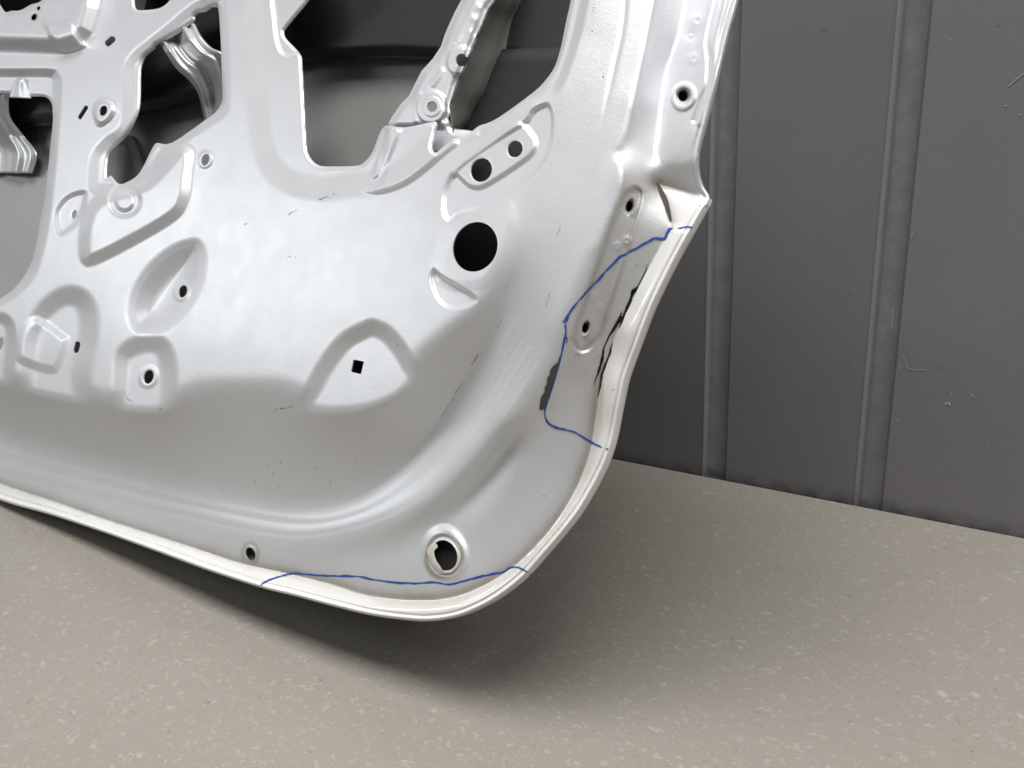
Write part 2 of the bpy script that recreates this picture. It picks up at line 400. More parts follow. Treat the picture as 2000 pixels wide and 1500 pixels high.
def bev(t, r=.22):
    t = np.clip(t, 0, 1); k = 1 / (1 - r)
    return np.where(t < r, k * t * t / (2 * r), np.where(t > 1 - r, 1 - k * (1 - t) ** 2 / (2 * r), k * (t - r / 2)))
def emboss(poly, depth, w, soft=True, n=6, power=1):
    s = spline(poly, True, n) if soft else np.asarray(poly, float)
    sl, d = local(s, 4)
    H[sl] += depth * bev(-d / w)
def cap(poly, level, w, n=6):
    """a recess with a flat floor at height level, running out where the sheet already lies lower"""
    s = spline(poly, True, n); sl, d = local(s, 4); t = bev(-d / w, .3); h = H[sl]
    k = 5.0; a = np.clip(.5 + .5 * (h - level) / k, 0, 1); mn = h * (1 - a) + level * a - k * a * (1 - a)
    H[sl] = h + t * (mn - h)
def line_bump(pts, amp, w, fade=None):
    s = spline(pts, False, 6); sl, d = local(s, 4 * w, False)
    H[sl] += amp * np.exp(-(d / w) ** 2) * (1 if fade is None else sstep((fade - GY[sl]) / 150))
def disc(cx, cy, r, depth, w, asp=.85, tilt=20):
    a = math.radians(tilt); dx, dy = GX - cx, GY - cy
    u = dx * math.cos(a) + dy * math.sin(a); v = -dx * math.sin(a) + dy * math.cos(a)
    q = np.hypot(u / asp, v)
    H[:] += depth * sstep((r - q) / w)

# shallow recess round the large openings
emboss([(470, -300), (462, -60), (468, 80), (474, 200), (484, 290), (512, 350), (560, 385), (630, 398), (690, 390), (740, 384), (790, 366), (850, 318), (880, 300), (960, 262), (1040, 215), (1085, 150), (1112, 60), (1130, -60), (1160, -300)], -4.5, 58)
emboss([(1176, -400), (1163, -60), (1152, 0), (1139, 60), (1121, 120), (1098, 176), (1068, 200), (1020, 216), (960, 252), (930, 264), (900, 200), (1000, -400)], -4, 20)
# shelf at the foot of the brace, with a pressed rib
emboss([(735, 350), (700, 372), (740, 383), (800, 362), (868, 308), (900, 275), (850, 232), (757, 236), (748, 270)], 3.5, 18)
emboss([(722, 345), (738, 350), (752, 335), (784, 262), (780, 240), (756, 240), (745, 270)], 2.6, 11)
# pocket at the top of the main opening
emboss([(535, -30), (530, 40), (538, 92), (553, 112), (575, 112), (600, 90), (610, 20), (640, -80)], -3, 12)
# pad with two holes: outer step down, inner step up
emboss([(1024, 232), (1036, 213), (1060, 198), (1076, 202), (1085, 228), (1083, 272), (1070, 312), (1046, 343), (1000, 378), (940, 410), (901, 420), (878, 436), (862, 420), (862, 380), (878, 338), (905, 310), (950, 278), (1000, 246)], -3.4, 13)
emboss([(1000, 240), (1024, 238), (1041, 255), (1052, 273), (1051, 291), (1039, 309), (1014, 328), (970, 357), (940, 372), (917, 370), (901, 358), (889, 347), (880, 346), (882, 333), (896, 314), (940, 283)], 2.6, 12)
# plateau of the big round hole and the crescent pocket under it
emboss([(897, 420), (872, 438), (853, 467), (842, 500), (838, 530), (850, 560), (900, 575), (960, 560), (1000, 500), (1020, 430), (1000, 385), (950, 408)], 1.2, 30)
emboss([(845, 522), (838, 545), (847, 577), (863, 598), (887, 606), (917, 600), (933, 589), (929, 576), (900, 557), (868, 538), (853, 526)], -3.4, 10)
# triangular recess with the square hole
cap([(575, 800), (598, 740), (628, 690), (662, 650), (700, 628), (728, 619), (762, 632), (790, 660), (815, 700), (845, 770), (800, 850), (600, 850)], 57, 40)
# keyhole recess, oval dish, left recesses
cap([(205, 840), (212, 760), (216, 700), (230, 672), (258, 655), (290, 648), (322, 655), (342, 678), (352, 720), (352, 780), (340, 840)], 58, 44)
s = spline([(376, 461), (396, 468), (407, 490), (408, 525), (396, 570), (370, 615), (335, 648), (296, 661), (262, 654), (245, 628), (244, 592), (260, 548), (292, 506), (335, 474)], True, 6)
sl, d = local(s, 4)
q = np.hypot((GX[sl] - 345), (GY[sl] - 575))
H[sl] -= bev(-d / 16) * 1.0 + 13 * bev(-d / 70, .34)
disc(355, 570, 22, 1.5, 8)
cap([(35, 850), (30, 700), (50, 615), (95, 566), (140, 552), (178, 568), (198, 610), (197, 670), (185, 730), (180, 850)], 56.5, 50)
emboss([(28, 700), (36, 645), (62, 616), (90, 622), (128, 650), (138, 662), (122, 715), (105, 732), (60, 722)], 3.2, 20)
cap([(-80, 830), (-70, 680), (-40, 625), (0, 608), (28, 625), (35, 665), (30, 720), (20, 830)], 58, 26)
# raised triangular pad with its button, and the small dimple on its left
emboss([(153, 440), (150, 490), (158, 516), (182, 522), (250, 490), (345, 434), (372, 395), (380, 345), (382, 292), (345, 280), (280, 345), (200, 372), (168, 398)], 8, 30)
disc(243, 392, 36, -3.5, 10, 1.0); disc(243, 394, 22, 3.0, 10, 1.0)
emboss([(105, 438), (106, 410), (124, 384), (150, 371), (170, 372), (172, 392), (160, 430), (140, 452), (116, 463)], -3.5, 13)
# flange round the opening with the strap bracket
emboss([(432, -12), (446, 4), (452, 100), (453, 200), (444, 226), (420, 244), (352, 290), (306, 345), (262, 378), (205, 386), (172, 374), (168, 330), (176, 295), (200, 266), (228, 244), (236, 200), (237, 132), (252, 102), (282, 76), (322, 44), (350, 20), (385, -4)], -6, 30)
emboss([(185, 245), (180, 215), (195, 192), (220, 195), (228, 215), (215, 238), (200, 250)], 3.5, 12)
disc(201, 216, 26, 1.2, 6)
# flange round the left opening
emboss([(-420, 128), (0, 130), (100, 131), (118, 142), (124, 165), (121, 220), (113, 320), (100, 430), (88, 490), (72, 540), (40, 578), (0, 604), (-130, 672), (-420, 700)], -8, 24)
# arm-rest ledge at the top left, with its sloping face
slp, dl = local([(-430, 112), (0, 108), (120, 112), (160, 100), (188, 68), (202, 20), (215, -60), (230, -410), (-430, -410)], 4)
H[slp] += 15 * sstep(-dl / 44)
emboss([(82, 52), (90, 40), (140, 40), (152, 62), (168, 92), (120, 105)], 4, 12)
disc(401, 312, 20, 1.6, 8); disc(290, 736, 25, 1.0, 8)
# faint pressed steps along the sill and the pillar strip
for a_, w_, f_ in ((.16, 5, .25), (-.14, 4, .45), (.16, 6, .66), (-.12, 4, .85)):
    la = spline([(0, 860), (200, 915), (400, 967), (600, 998), (700, 980), (790, 918), (850, 848), (895, 778), (940, 700), (985, 610)], False, 6)
    lb = spline([(0, 935), (200, 985), (400, 1025), (560, 1055), (700, 1035), (800, 998), (880, 945), (940, 885), (1000, 812), (1060, 720)], False, 6)
    line_bump((la * (1 - f_) + lb * f_)[::6], a_, w_)
line_bump([(1225, -100), (1218, 40), (1200, 130), (1180, 220), (1165, 290)], -.8, 5, 270)
# mounting pads on the shut face
emboss([(1222, 372), (1240, 360), (1256, 374), (1252, 405), (1236, 455), (1216, 516), (1194, 580), (1174, 650), (1155, 684), (1130, 690), (1116, 668), (1126, 620), (1150, 550), (1180, 470), (1204, 410)], -2.2, 7)
disc(1335, 188, 30, 1.8, 5); disc(1335, 188, 19, -2.0, 5)
line_bump([(1420, -100), (1399, 0), (1388, 45), (1381, 84), (1384, 118), (1381, 165), (1368, 198), (1356, 236)], -2.0, 4)
line_bump([(1435, -100), (1414, 0), (1401, 50), (1394, 90), (1396, 118), (1392, 165), (1378, 205), (1366, 240)], 1.2, 6)
for (x, y, r, a) in ((1355, 115, 10, 1.0), (1362, 40, 12, .8), (1350, 70, 9, -.6), (1225, 470, 8, .9), (1205, 480, 7, .7), (1160, 580, 8, .8), (1172, 600, 7, .8)):
    H[:] += a * np.exp(-((GX - x) ** 2 + (GY - y) ** 2) / (r * r)) * (1 - .9 * np.exp(-((GX - x) ** 2 + (GY - y) ** 2) / (r * r * .2)))
# drain hole boss, small hole boss
disc(870, 1080, 62, 4.0, 26, .80, -20); disc(868, 1085, 44, -1.6, 5, .80, -20); disc(868, 1085, 36, .9, 5, .80, -20)
disc(489, 1081, 20, 1.2, 8, .8, -20)
# hem: rolled lip at the very edge with a seam behind it
def lip_h(d, x, y):
    w = np.where(y > 400, 1.0, 0.5)
    return w * (1.1 * np.exp(-((d - 5) / 3.6) ** 2) - 1.5 * np.exp(-((d - 11.5) / 1.7) ** 2) - .5 * np.exp(-((d - 21) / 2.2) ** 2) * (x > 900) * (y > 760) - 3.2 * np.clip(1 - d / 5.0, 0, 1.3) ** 2)
# gentle hand-of-the-press unevenness
def lowfreq(n, amp):
    g = rng.normal(size=(n, n)); yy = np.linspace(0, n - 1.001, NY); xx = np.linspace(0, n - 1.001, NX)
    j = yy.astype(int); i = xx.astype(int); ty = sstep(yy - j)[:, None]; tx = sstep(xx - i)[None]
    return amp * ((g[j][:, i] * (1 - tx) + g[j][:, i + 1] * tx) * (1 - ty) + (g[j + 1][:, i] * (1 - tx) + g[j + 1][:, i + 1] * tx) * ty)
H += lowfreq(12, .4) + lowfreq(34, .06)
for (x, y, r, a) in ((1205, 690, 26, -1.6), (1190, 770, 30, 1.4), (1178, 835, 26, -1.2), (1222, 640, 22, 1.2), (1150, 730, 34, 1.0)):
    H += a * np.exp(-(((GX - x) / r) ** 2 + ((GY - y) / (r * 1.5)) ** 2))

H_BASE = H.copy()
H += lip_h(dOUT, GX, GY)
# --- signed field: positive where there is sheet
S = dOUT.copy()
def cut(sl, d): S[sl] = np.minimum(S[sl], d)
HD = np.full(S.shape, 999.)          # distance to the nearest large opening, for its turned-in lip
for k, h in HOLES.items():
    s = spline(h, True, 2 if k in SHARP else 4)
    if k in SHARP: s = np.asarray(h, float); s = .5 * (s + np.roll(s, -1, 0)) if False else spline(h, True, 3)
    sl, d = local(s, 30); cut(sl, d); HD[sl] = np.minimum(HD[sl], np.maximum(d, 0))
lip = HD < 8
H[lip] -= 2.6 * (1 - HD[lip] / 8) ** 2
for cx, cy, rx, ry, tl in ELL:
    a = math.radians(tl); t = np.linspace(0, 2 * math.pi, 41)[:-1]
    u, v = rx * np.cos(t), ry * np.sin(t)
    p = np.stack([cx + u * math.cos(a) - v * math.sin(a), cy + u * math.sin(a) + v * math.cos(a)], 1)
    sl, d = local(p, 20); cut(sl, d)
    if min(rx, ry) < 22: H[sl] -= .4 * np.clip(1 - np.maximum(d, 0) / 4, 0, 1) ** 2
for a, b, r in SLOTS:
    sl, d = local([a, b], 20, False); cut(sl, d - r)
sl, d = local(SQ, 12); cut(sl, d)
for c in CRACKS:
    sl, d = local(c, 10); cut(sl, d - .9 - .5 * np.sin(GX[sl] * .9 + GY[sl] * .55))

def field_at(F, x, y):
    fx = np.clip((np.asarray(x, float) - X0) / ST, 0, NX - 1.001); fy = np.clip((np.asarray(y, float) - Y0) / ST, 0, NY - 1.001)
    i = fx.astype(int); j = fy.astype(int); a = fx - i; b = fy - j
    return (F[j, i] * (1 - a) + F[j, i + 1] * a) * (1 - b) + (F[j + 1, i] * (1 - a) + F[j + 1, i + 1] * a) * b

def sheet(name, S, H, mat, parent, thick, grime=None):
    """grid cells inside S > 0, clipped at S = 0; a back face and an edge strip give the metal its thickness"""
    S = np.where(np.abs(S) < .05, .05, S)
    pos = S > 0
    idx = -np.ones(S.shape, int); jj, ii = np.nonzero(pos); idx[jj, ii] = np.arange(len(jj))
    px = [GX[pos]]; py = [GY[pos]]; nv = len(jj)
    # crossings on horizontal / vertical edges
    hz = pos[:, :-1] != pos[:, 1:]; vt = pos[:-1] != pos[1:]
    hidx = -np.ones(hz.shape, int); vidx = -np.ones(vt.shape, int)
    j, i = np.nonzero(hz); t = S[j, i] / (S[j, i] - S[j, i + 1]); px.append(GX[j, i] + ST * t); py.append(GY[j, i]); hidx[j, i] = nv + np.arange(len(j)); nv += len(j)
    j, i = np.nonzero(vt); t = S[j, i] / (S[j, i] - S[j + 1, i]); px.append(GX[j, i]); py.append(GY[j, i] + ST * t); vidx[j, i] = nv + np.arange(len(j)); nv += len(j)
    px = np.concatenate(px); py = np.concatenate(py)
    cell = pos[:-1, :-1].astype(int) + pos[:-1, 1:] + pos[1:, 1:] + pos[1:, :-1]
    j, i = np.nonzero(cell == 4)
    faces = np.stack([idx[j, i], idx[j + 1, i], idx[j + 1, i + 1], idx[j, i + 1]], 1).tolist()
    rim = []
    j, i = np.nonzero((cell > 0) & (cell < 4))
    for a, b in zip(j, i):
        cs = [(a, b), (a + 1, b), (a + 1, b + 1), (a, b + 1)]
        es = [vidx[a, b], hidx[a + 1, b], vidx[a, b + 1], hidx[a, b]]
        ring = []
        for k in range(4):
            if pos[cs[k]]: ring.append((idx[cs[k]], 0))
            if es[k] >= 0: ring.append((es[k], 1))
        if len(ring) >= 3: faces.append([r[0] for r in ring])
        for k in range(len(ring)):
            p, q = ring[k], ring[(k + 1) % len(ring)]
            if p[1] and q[1]: rim.append((p[0], q[0]))
    h = field_at(H, px, py) * .001
    V = on_door(px, py, h)
    th = thick(px, py) if callable(thick) else np.full(len(px), thick)
    nf = len(V)
    # shift the back along the door normal only
    Vb = V - DN * th[:, None]
    rv = sorted({a for e in rim for a in e}); rmap = {a: k for k, a in enumerate(rv)}; rv = np.array(rv, int)
    base = 2 * nf; nr = len(rv)
    ALL = np.concatenate([V, Vb, V[rv], Vb[rv]])
    F = list(faces) + [[nf + k for k in reversed(f)] for f in faces]
    for a, b in rim:
        F.append([base + rmap[b], base + rmap[a], base + nr + rmap[a], base + nr + rmap[b]])
    at = None
    if grime is not None:
        g = field_at(grime, px, py); at = np.concatenate([g, g, g[rv], g[rv]])
    return mesh_obj(name, ALL, F, mat, parent, True, at)

# ------------------------------------------------------------------ the door
door = bpy.data.objects.new('car_door', None); COL.objects.link(door)
door['label'] = 'stripped silver-white car door, bare inner panel facing out, blue marker lines on its lower corner'; door['category'] = 'car door'
foot = on_door(np.array([520.]), np.array([1110.]), np.array([0.]))[0]
door.location = (float(foot[0]), float(foot[1]), 0.0)
bpy.context.view_layer.update()
def part(o):
    o.matrix_parent_inverse = Matrix.Translation(-door.location); return o

# grime: brownish dirt held in the hem crease and over the shut face
GR = .65 * np.exp(-(dCR / 13) ** 2) * (GX < 1180)
GR += .35 * np.exp(-(dCR / 30) ** 2) * sstep((GX - 250) / 500)
face_zone, dz = local([(1215, 340), (1275, 330), (1312, 440), (1230, 600), (1165, 760), (1080, 730), (1120, 620), (1180, 450)], 60)
GR[face_zone] = np.maximum(GR[face_zone], .30 * sstep((30 - dz) / 60))
GR += .45 * np.exp(-(seg_dist([(1222, 372), (1256, 374), (1216, 516), (1174, 650), (1132, 690), (1118, 660), (1204, 410)], GX, GY, True) / 6) ** 2)
GR += .95 * np.exp(-((np.hypot(((GX - 868) * .94 + (GY - 1085) * .342) / .80, (GY - 1085) * .94 - (GX - 868) * .342) - 43) / 5.5) ** 2) + .6 * np.exp(-((np.hypot((GX - 489) / .8, GY - 1081) - 19) / 5) ** 2)
GR += .5 * np.exp(-(seg_dist([(1285, 358), (1318, 370), (1352, 382)], GX, GY, False) / 14) ** 2) + .25 * np.exp(-(((GX - 1320) / 60) ** 2 + ((GY - 315) / 50) ** 2))
GR += .7 * np.exp(-(seg_dist([(1283, 358), (1296, 380), (1306, 404), (1311, 432)], GX, GY, False) / 8) ** 2)  # shade of the upper crease painted into the dirt mask
GR = np.clip(GR, 0, .8)

hem_poly = np.concatenate([CR, [[1307, 405], [1296, 382], [1284, 358], [1318, 369], [1350, 379], [1372, 385], [1400, 388], [1600, 390], [1600, 1600], [-900, 1600], [-900, 560]]])
dHp = seg_dist(hem_poly, GX, GY, True)      # negative in the hem
part(sheet('inner_panel', np.minimum(S, dHp + .6), H, M_PANEL, door, .0012, GR))
def fine_hem():
    global ST, X0, X1, Y0, Y1, GX, GY, NX, NY
    src = (ST, X0, Y0, NX, NY)
    def at(F, x, y):
        st, x0, y0, nx, ny = src
        fx = np.clip((x - x0) / st, 0, nx - 1.001); fy = np.clip((y - y0) / st, 0, ny - 1.001); i = fx.astype(int); j = fy.astype(int); a = fx - i; b = fy - j
        return (F[j, i] * (1 - a) + F[j, i + 1] * a) * (1 - b) + (F[j + 1, i] * (1 - a) + F[j + 1, i + 1] * a) * b
    keep = (ST, X0, X1, Y0, Y1, GX, GY, NX, NY)
    ST = 1.25; X0, X1, Y0, Y1 = -419., 1400., 340., 1219.
    GX, GY = np.meshgrid(np.arange(X0, X1 + ST, ST), np.arange(Y0, Y1 + ST, ST)); NY, NX = GX.shape
    fd = at(dOUT, GX, GY); fh = at(dHp, GX, GY)
    m = (fd > -6) & (fh < 6) & (fd < 120)
    Sf = np.full(GX.shape, -1.); Hf = at(H_BASE, GX, GY); mx, my = GX[m], GY[m]
    de = -seg_dist(OUT_POLY, mx, my, True); dp = seg_dist(hem_poly, mx, my, True)
    Sf[m] = np.minimum(np.minimum(de, -dp + .6), np.where(de > 8, at(S, mx, my), 99))
    Hf[m] += lip_h(de, mx, my)
    D = np.full(GX.shape, 99.); D[m] = de; G = np.clip(at(GR, GX, GY) * .6, 0, 1)
    o = part(sheet('hem_flange', Sf, Hf, M_HEM, door, lambda x, y: np.where(field_at(D, x, y) < 3, .0055, .0015), G))
    ST, X0, X1, Y0, Y1, GX, GY, NX, NY = keep
    return o
hem = fine_hem()

# --- outer skin behind, dished away from the inner panel
def coarse(name, poly, hfun, mat, step, thick=.0012, parent=door):
    global ST, X0, X1, Y0, Y1, GX, GY, NX, NY
    keep = (ST, X0, X1, Y0, Y1, GX, GY, NX, NY)
    p = np.asarray(poly, float); ST = step
    X0, X1, Y0, Y1 = p[:, 0].min() - 2 * step, p[:, 0].max() + 2 * step, p[:, 1].min() - 2 * step, p[:, 1].max() + 2 * step
    GX, GY = np.meshgrid(np.arange(X0, X1 + ST, ST), np.arange(Y0, Y1 + ST, ST)); NY, NX = GX.shape
    s = -seg_dist(p, GX, GY, True)
    o = part(sheet(name, s, hfun(GX, GY, s), mat, parent, thick))
    ST, X0, X1, Y0, Y1, GX, GY, NX, NY = keep
    return o
ins = np.concatenate([spline(OUT, False, 3)[::-1], [[1500, -400], [-420, -400]]])
def skin_h(x, y, s): return -7 + off(y) - 38 * sstep(s / 420)
skin = coarse('outer_skin', ins, lambda x, y, s: skin_h(x, y, s - 6), M_SKIN, 9, .001)
skin['label'] = 'dark grey primed inside of the outer skin seen through the openings'
# side-impact beam and black sheets in place of interior shade, seen through the openings
beam_poly = [(-420, 280), (-200, 262), (50, 248), (200, 232), (330, 212), (430, 180), (560, 126), (640, 118), (760, 112), (850, 116), (1000, 120), (1160, 120), (1240, -390), (420, -390), (300, -60), (250, 120), (100, 150), (-420, 190)]
coarse('impact_beam', spline(beam_poly, True, 3), lambda x, y, s: -20 + off(y) * .7 + 14 * sstep(s / 26), M_DARK, 6, .0015)
coarse('shade_backing', [(866, 100), (860, 240), (845, 330), (860, 560), (1040, 560), (1090, 380), (1150, 130), (1150, 90)], lambda x, y, s: -12 + off(y) + 3 * sstep(s / 20) + 0 * x, M_DARK, 8, .002)
coarse('shade_backing', spline([(800, 1020), (900, 1010), (950, 1080), (930, 1140), (840, 1140), (790, 1090)], True, 4), lambda x, y, s: skin_h(x, y, 60) + 3, M_DARK, 8, .002)
coarse('shade_backing', spline([(640, 680), (740, 690), (750, 760), (640, 760)], True, 4), lambda x, y, s: -18 + off(y) + 0 * x, M_DARK, 8, .002)

# --- diagonal brace between the two openings
br = [(648, -300), (940, -120), (901, 0), (888, 24), (877, 48), (868, 70), (861, 91), (845, 115), (823, 139), (811, 163), (799, 187), (783, 203), (765, 229), (757, 245), (750, 275), (800, 300), (870, 310), (930, 275), (920, 255), (889, 251), (879, 243), (874, 231), (879, 219), (877, 207), (889, 168), (907, 126), (922, 87), (940, 48), (952, 18), (964, 0), (1000, -120), (700, -320)]
br = [(1010, -340), (965, -220)] + br[1:-2] + [(985, -70), (1022, -200), (1080, -340)]      # runs up to the sheet above the opening
def brace():
    global ST, X0, X1, Y0, Y1, GX, GY, NX, NY, H
    keep = (ST, X0, X1, Y0, Y1, GX, GY, NX, NY, H)
    ST = 2.0; X0, X1, Y0, Y1 = 735, 1090, -345, 315
    GX, GY = np.meshgrid(np.arange(X0, X1 + ST, ST), np.arange(Y0, Y1 + ST, ST)); NY, NX = GX.shape
    s = -seg_dist(br, GX, GY, True)
    H = np.full(GX.shape, 54.0)
    H -= 4 * sstep((14 - s) / 14)
    line_bump([(960, -120), (935, -20), (918, 25), (900, 60), (893, 80)], 1.0, 7)
    line_bump([(985, -120), (950, -5), (938, 28), (925, 62)], -.7, 7)
    for (x, y, r) in ((925, 37, 6), (918, 62, 5), (935, 14, 6)): H += .5 * np.exp(-((GX - x) ** 2 + (GY - y) ** 2) / r ** 2)
    line_bump([(845, 165), (856, 150), (862, 138)], 1.6, 6)
    disc(897, 118, 32, 3.0, 8, .85, 22); disc(843, 209, 36, 2.6, 8, .9, 22); disc(843, 208, 21, 1.0, 2.5, .95, 22)
    line_bump([(812, 235), (810, 210), (820, 185)], 1.2, 5)
    H += -5 * sstep((GY - 236) / 22) - 6 * sstep((-262 - GY) / 30)
    for cx, cy, rx, ry in ((901, 117, 11, 12.5), (844, 208, 10, 10.5)):
        q = (np.hypot((GX - cx) / rx, (GY - cy) / ry) - 1) * rx; s = np.minimum(s, q)
    o = part(sheet('diagonal_brace', s, H, M_PANEL, door, .0015, GX * 0))
    ST, X0, X1, Y0, Y1, GX, GY, NX, NY, H = keep
    return o
brace()

def ruled(name, left, right, hl, hr, mat, ribs=(), nu=24, nv=48, thick=.0012, sag=0.):
    """sheet strip between two edges (picture points), with heights at their ends and ribs pressed along it"""
    def res(p, n):
        s = spline(p, False, 8); L = np.concatenate([[0], np.cumsum(np.hypot(*np.diff(s[:, :2], axis=0).T))]); t = np.linspace(0, L[-1], n)
        return np.stack([np.interp(t, L, s[:, k]) for k in range(s.shape[1])], 1)
    A, B = res(left, nv), res(right, nv)
    u = np.linspace(0, 1, nu); v = np.linspace(0, 1, nv)
    P = A[:, None] * (1 - u[None, :, None]) + B[:, None] * u[None, :, None]
    h = (np.interp(v, np.linspace(0, 1, len(hl)), hl)[:, None] * (1 - u) + np.interp(v, np.linspace(0, 1, len(hr)), hr)[:, None] * u)
    for c, w, a in ribs: h = h + a * np.exp(-((u - c) / w) ** 2)[None] * np.ones((nv, 1))
    V = on_door(P[..., 0].ravel(), P[..., 1].ravel(), h.ravel() * .001)
    Vb = V - DN * thick; n = nv * nu; F = []
    for j in range(nv - 1):
        for i in range(nu - 1):
            q = [j * nu + i, (j + 1) * nu + i, (j + 1) * nu + i + 1, j * nu + i + 1]; F.append(q); F.append([n + k for k in reversed(q)])
    per = [(i) for i in range(nu)] + [j * nu + nu - 1 for j in range(1, nv)] + [(nv - 1) * nu + i for i in range(nu - 2, -1, -1)] + [j * nu for j in range(nv - 2, 0, -1)]
    for k in range(len(per)):
        a, b = per[k], per[(k + 1) % len(per)]; F.append([a, b, n + b, n + a])
    return part(mesh_obj(name, np.concatenate([V, Vb]), F, mat, door))
# folded-in side wall of the brace
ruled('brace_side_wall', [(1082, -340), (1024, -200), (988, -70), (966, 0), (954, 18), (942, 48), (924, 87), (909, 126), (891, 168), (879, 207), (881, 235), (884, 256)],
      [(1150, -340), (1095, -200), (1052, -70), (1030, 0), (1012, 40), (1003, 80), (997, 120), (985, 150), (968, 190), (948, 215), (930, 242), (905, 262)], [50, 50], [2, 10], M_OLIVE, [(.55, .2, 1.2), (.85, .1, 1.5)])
# strap bracket across the middle opening
ruled('strap_bracket', [(300, 70), (308, 84), (313, 86), (325, 106), (345, 135), (370, 158), (386, 182), (395, 215), (402, 250)],
      [(372, 25), (378, 40), (383, 52), (393, 71), (412, 92), (440, 108), (452, 150), (450, 200), (452, 240)], [55, 53, 38, 20, 4, -4], [55, 53, 44, 28, 12, 4], M_BRACE,
      [(.12, .06, 4), (.42, .1, -6), (.72, .09, 5), (.94, .05, 3)], 40, 60)
# strap bracket inside the left opening
ruled('strap_bracket', [(-120, 120), (-110, 180), (-100, 230), (-90, 280), (-80, 338)],
      [(20, 160), (16, 195), (19, 228), (38, 256), (66, 290), (71, 308), (62, 338)], [54, 46, 26, 8, 2], [53, 44, 28, 10, 2, -2], M_BRACE,
      [(.3, .05, 4), (.55, .06, -5), (.78, .05, 5), (.93, .03, 4)], 40, 50)
# tab turned in at the top of the left opening
ruled('edge_tab', [(18, 190), (22, 172), (30, 156), (36, 150)], [(60, 192), (55, 182), (50, 165), (44, 152)], [58, 63], [56, 63], M_PANEL, [(.5, .25, 3)], 14, 20)
# rounded patch behind the middle opening
coarse('reinforcement_patch', spline([(200, 400), (196, 300), (220, 270), (246, 262), (262, 275), (273, 305), (285, 345), (290, 400)], True, 4), lambda x, y, s: -8 + 9 * sstep(s / 18), M_SKIN, 4, .0015)
# stiffening bead and seam seen low in the left opening
ruled('stiffener_strip', [(-300, 350), (-100, 354), (0, 356), (110, 364)], [(-300, 376), (-100, 379), (0, 381), (110, 388)], [-21, -21], [-22, -22], M_OLIVE, [], 6, 20)
ruled('skin_seam', [(-300, 284), (0, 286), (110, 290)], [(-300, 288), (0, 290), (110, 294)], [-15, -15], [-15, -15], M_BRACE, [], 4, 20)

# --- threaded inserts behind the bolt holes
def insert(cx, cy, rx, ry, tilt, h0):
    a = math.radians(tilt); t = np.linspace(0, 2 * math.pi, 33)[:-1]; V = []; F = []
    prof = [(1.16, -.1), (1.0, .2), (.90, .25), (.80, .9), (.76, 1.0), (.70, 1.7), (.76, 2.2), (.68, 3.0), (.74, 3.6), (.66, 4.4), (.72, 5.0), (.66, 6.0), (.66, 9), (.66, 28), (.01, 28.2)]
    for r, dz in prof:
        u, v = rx * r * np.cos(t), ry * r * np.sin(t)
        V.append(on_door(cx + u * math.cos(a) - v * math.sin(a) - dz * .25, cy + u * math.sin(a) + v * math.cos(a), np.full(32, (h0 - dz) * .001)))
    for k in range(len(prof) - 1):
        for i in range(32): F.append((k * 32 + i, k * 32 + (i + 1) % 32, (k + 1) * 32 + (i + 1) % 32, (k + 1) * 32 + i))
    return part(mesh_obj('threaded_insert', np.concatenate(V), F, M_NUT, door))
for (cx, cy, rx, ry, tl) in ((1335, 187, 14, 16, 10), (1230, 403, 9.5, 16, 14), (1144, 640, 8.5, 15, 14), (67, 34, 7, 8.5, 30)):
    insert(cx, cy, rx, ry, tl, float(field_at(H, cx, cy)) - 1.0)
# plastic grommet ring in the drain hole
def ring(name, cx, cy, rx, ry, tilt, prof, mat, gap=None):
    a = math.radians(tilt); n = 48; t = np.linspace(0, 2 * math.pi, n + 1)[:-1]; V = []; F = []
    for r, dz in prof:
        w_ = 1 + (r - .97) * (.16 * np.sin(2 * t + 1) + .12 * np.sin(3 * t + 2) + .05 * np.sin(9 * t)); u, v = rx * r * np.cos(t) * w_, ry * r * np.sin(t) * w_; x = cx + u * math.cos(a) - v * math.sin(a); y = cy + u * math.sin(a) + v * math.cos(a)
        V.append(on_door(x, y, (float(field_at(H, cx + rx * 1.3, cy)) + dz + np.zeros(n)) * .001))
    for k in range(len(prof) - 1):
        for i in range(n): F.append((k * n + i, k * n + (i + 1) % n, (k + 1) * n + (i + 1) % n, (k + 1) * n + i))
    return part(mesh_obj(name, np.concatenate(V), F, mat, door))

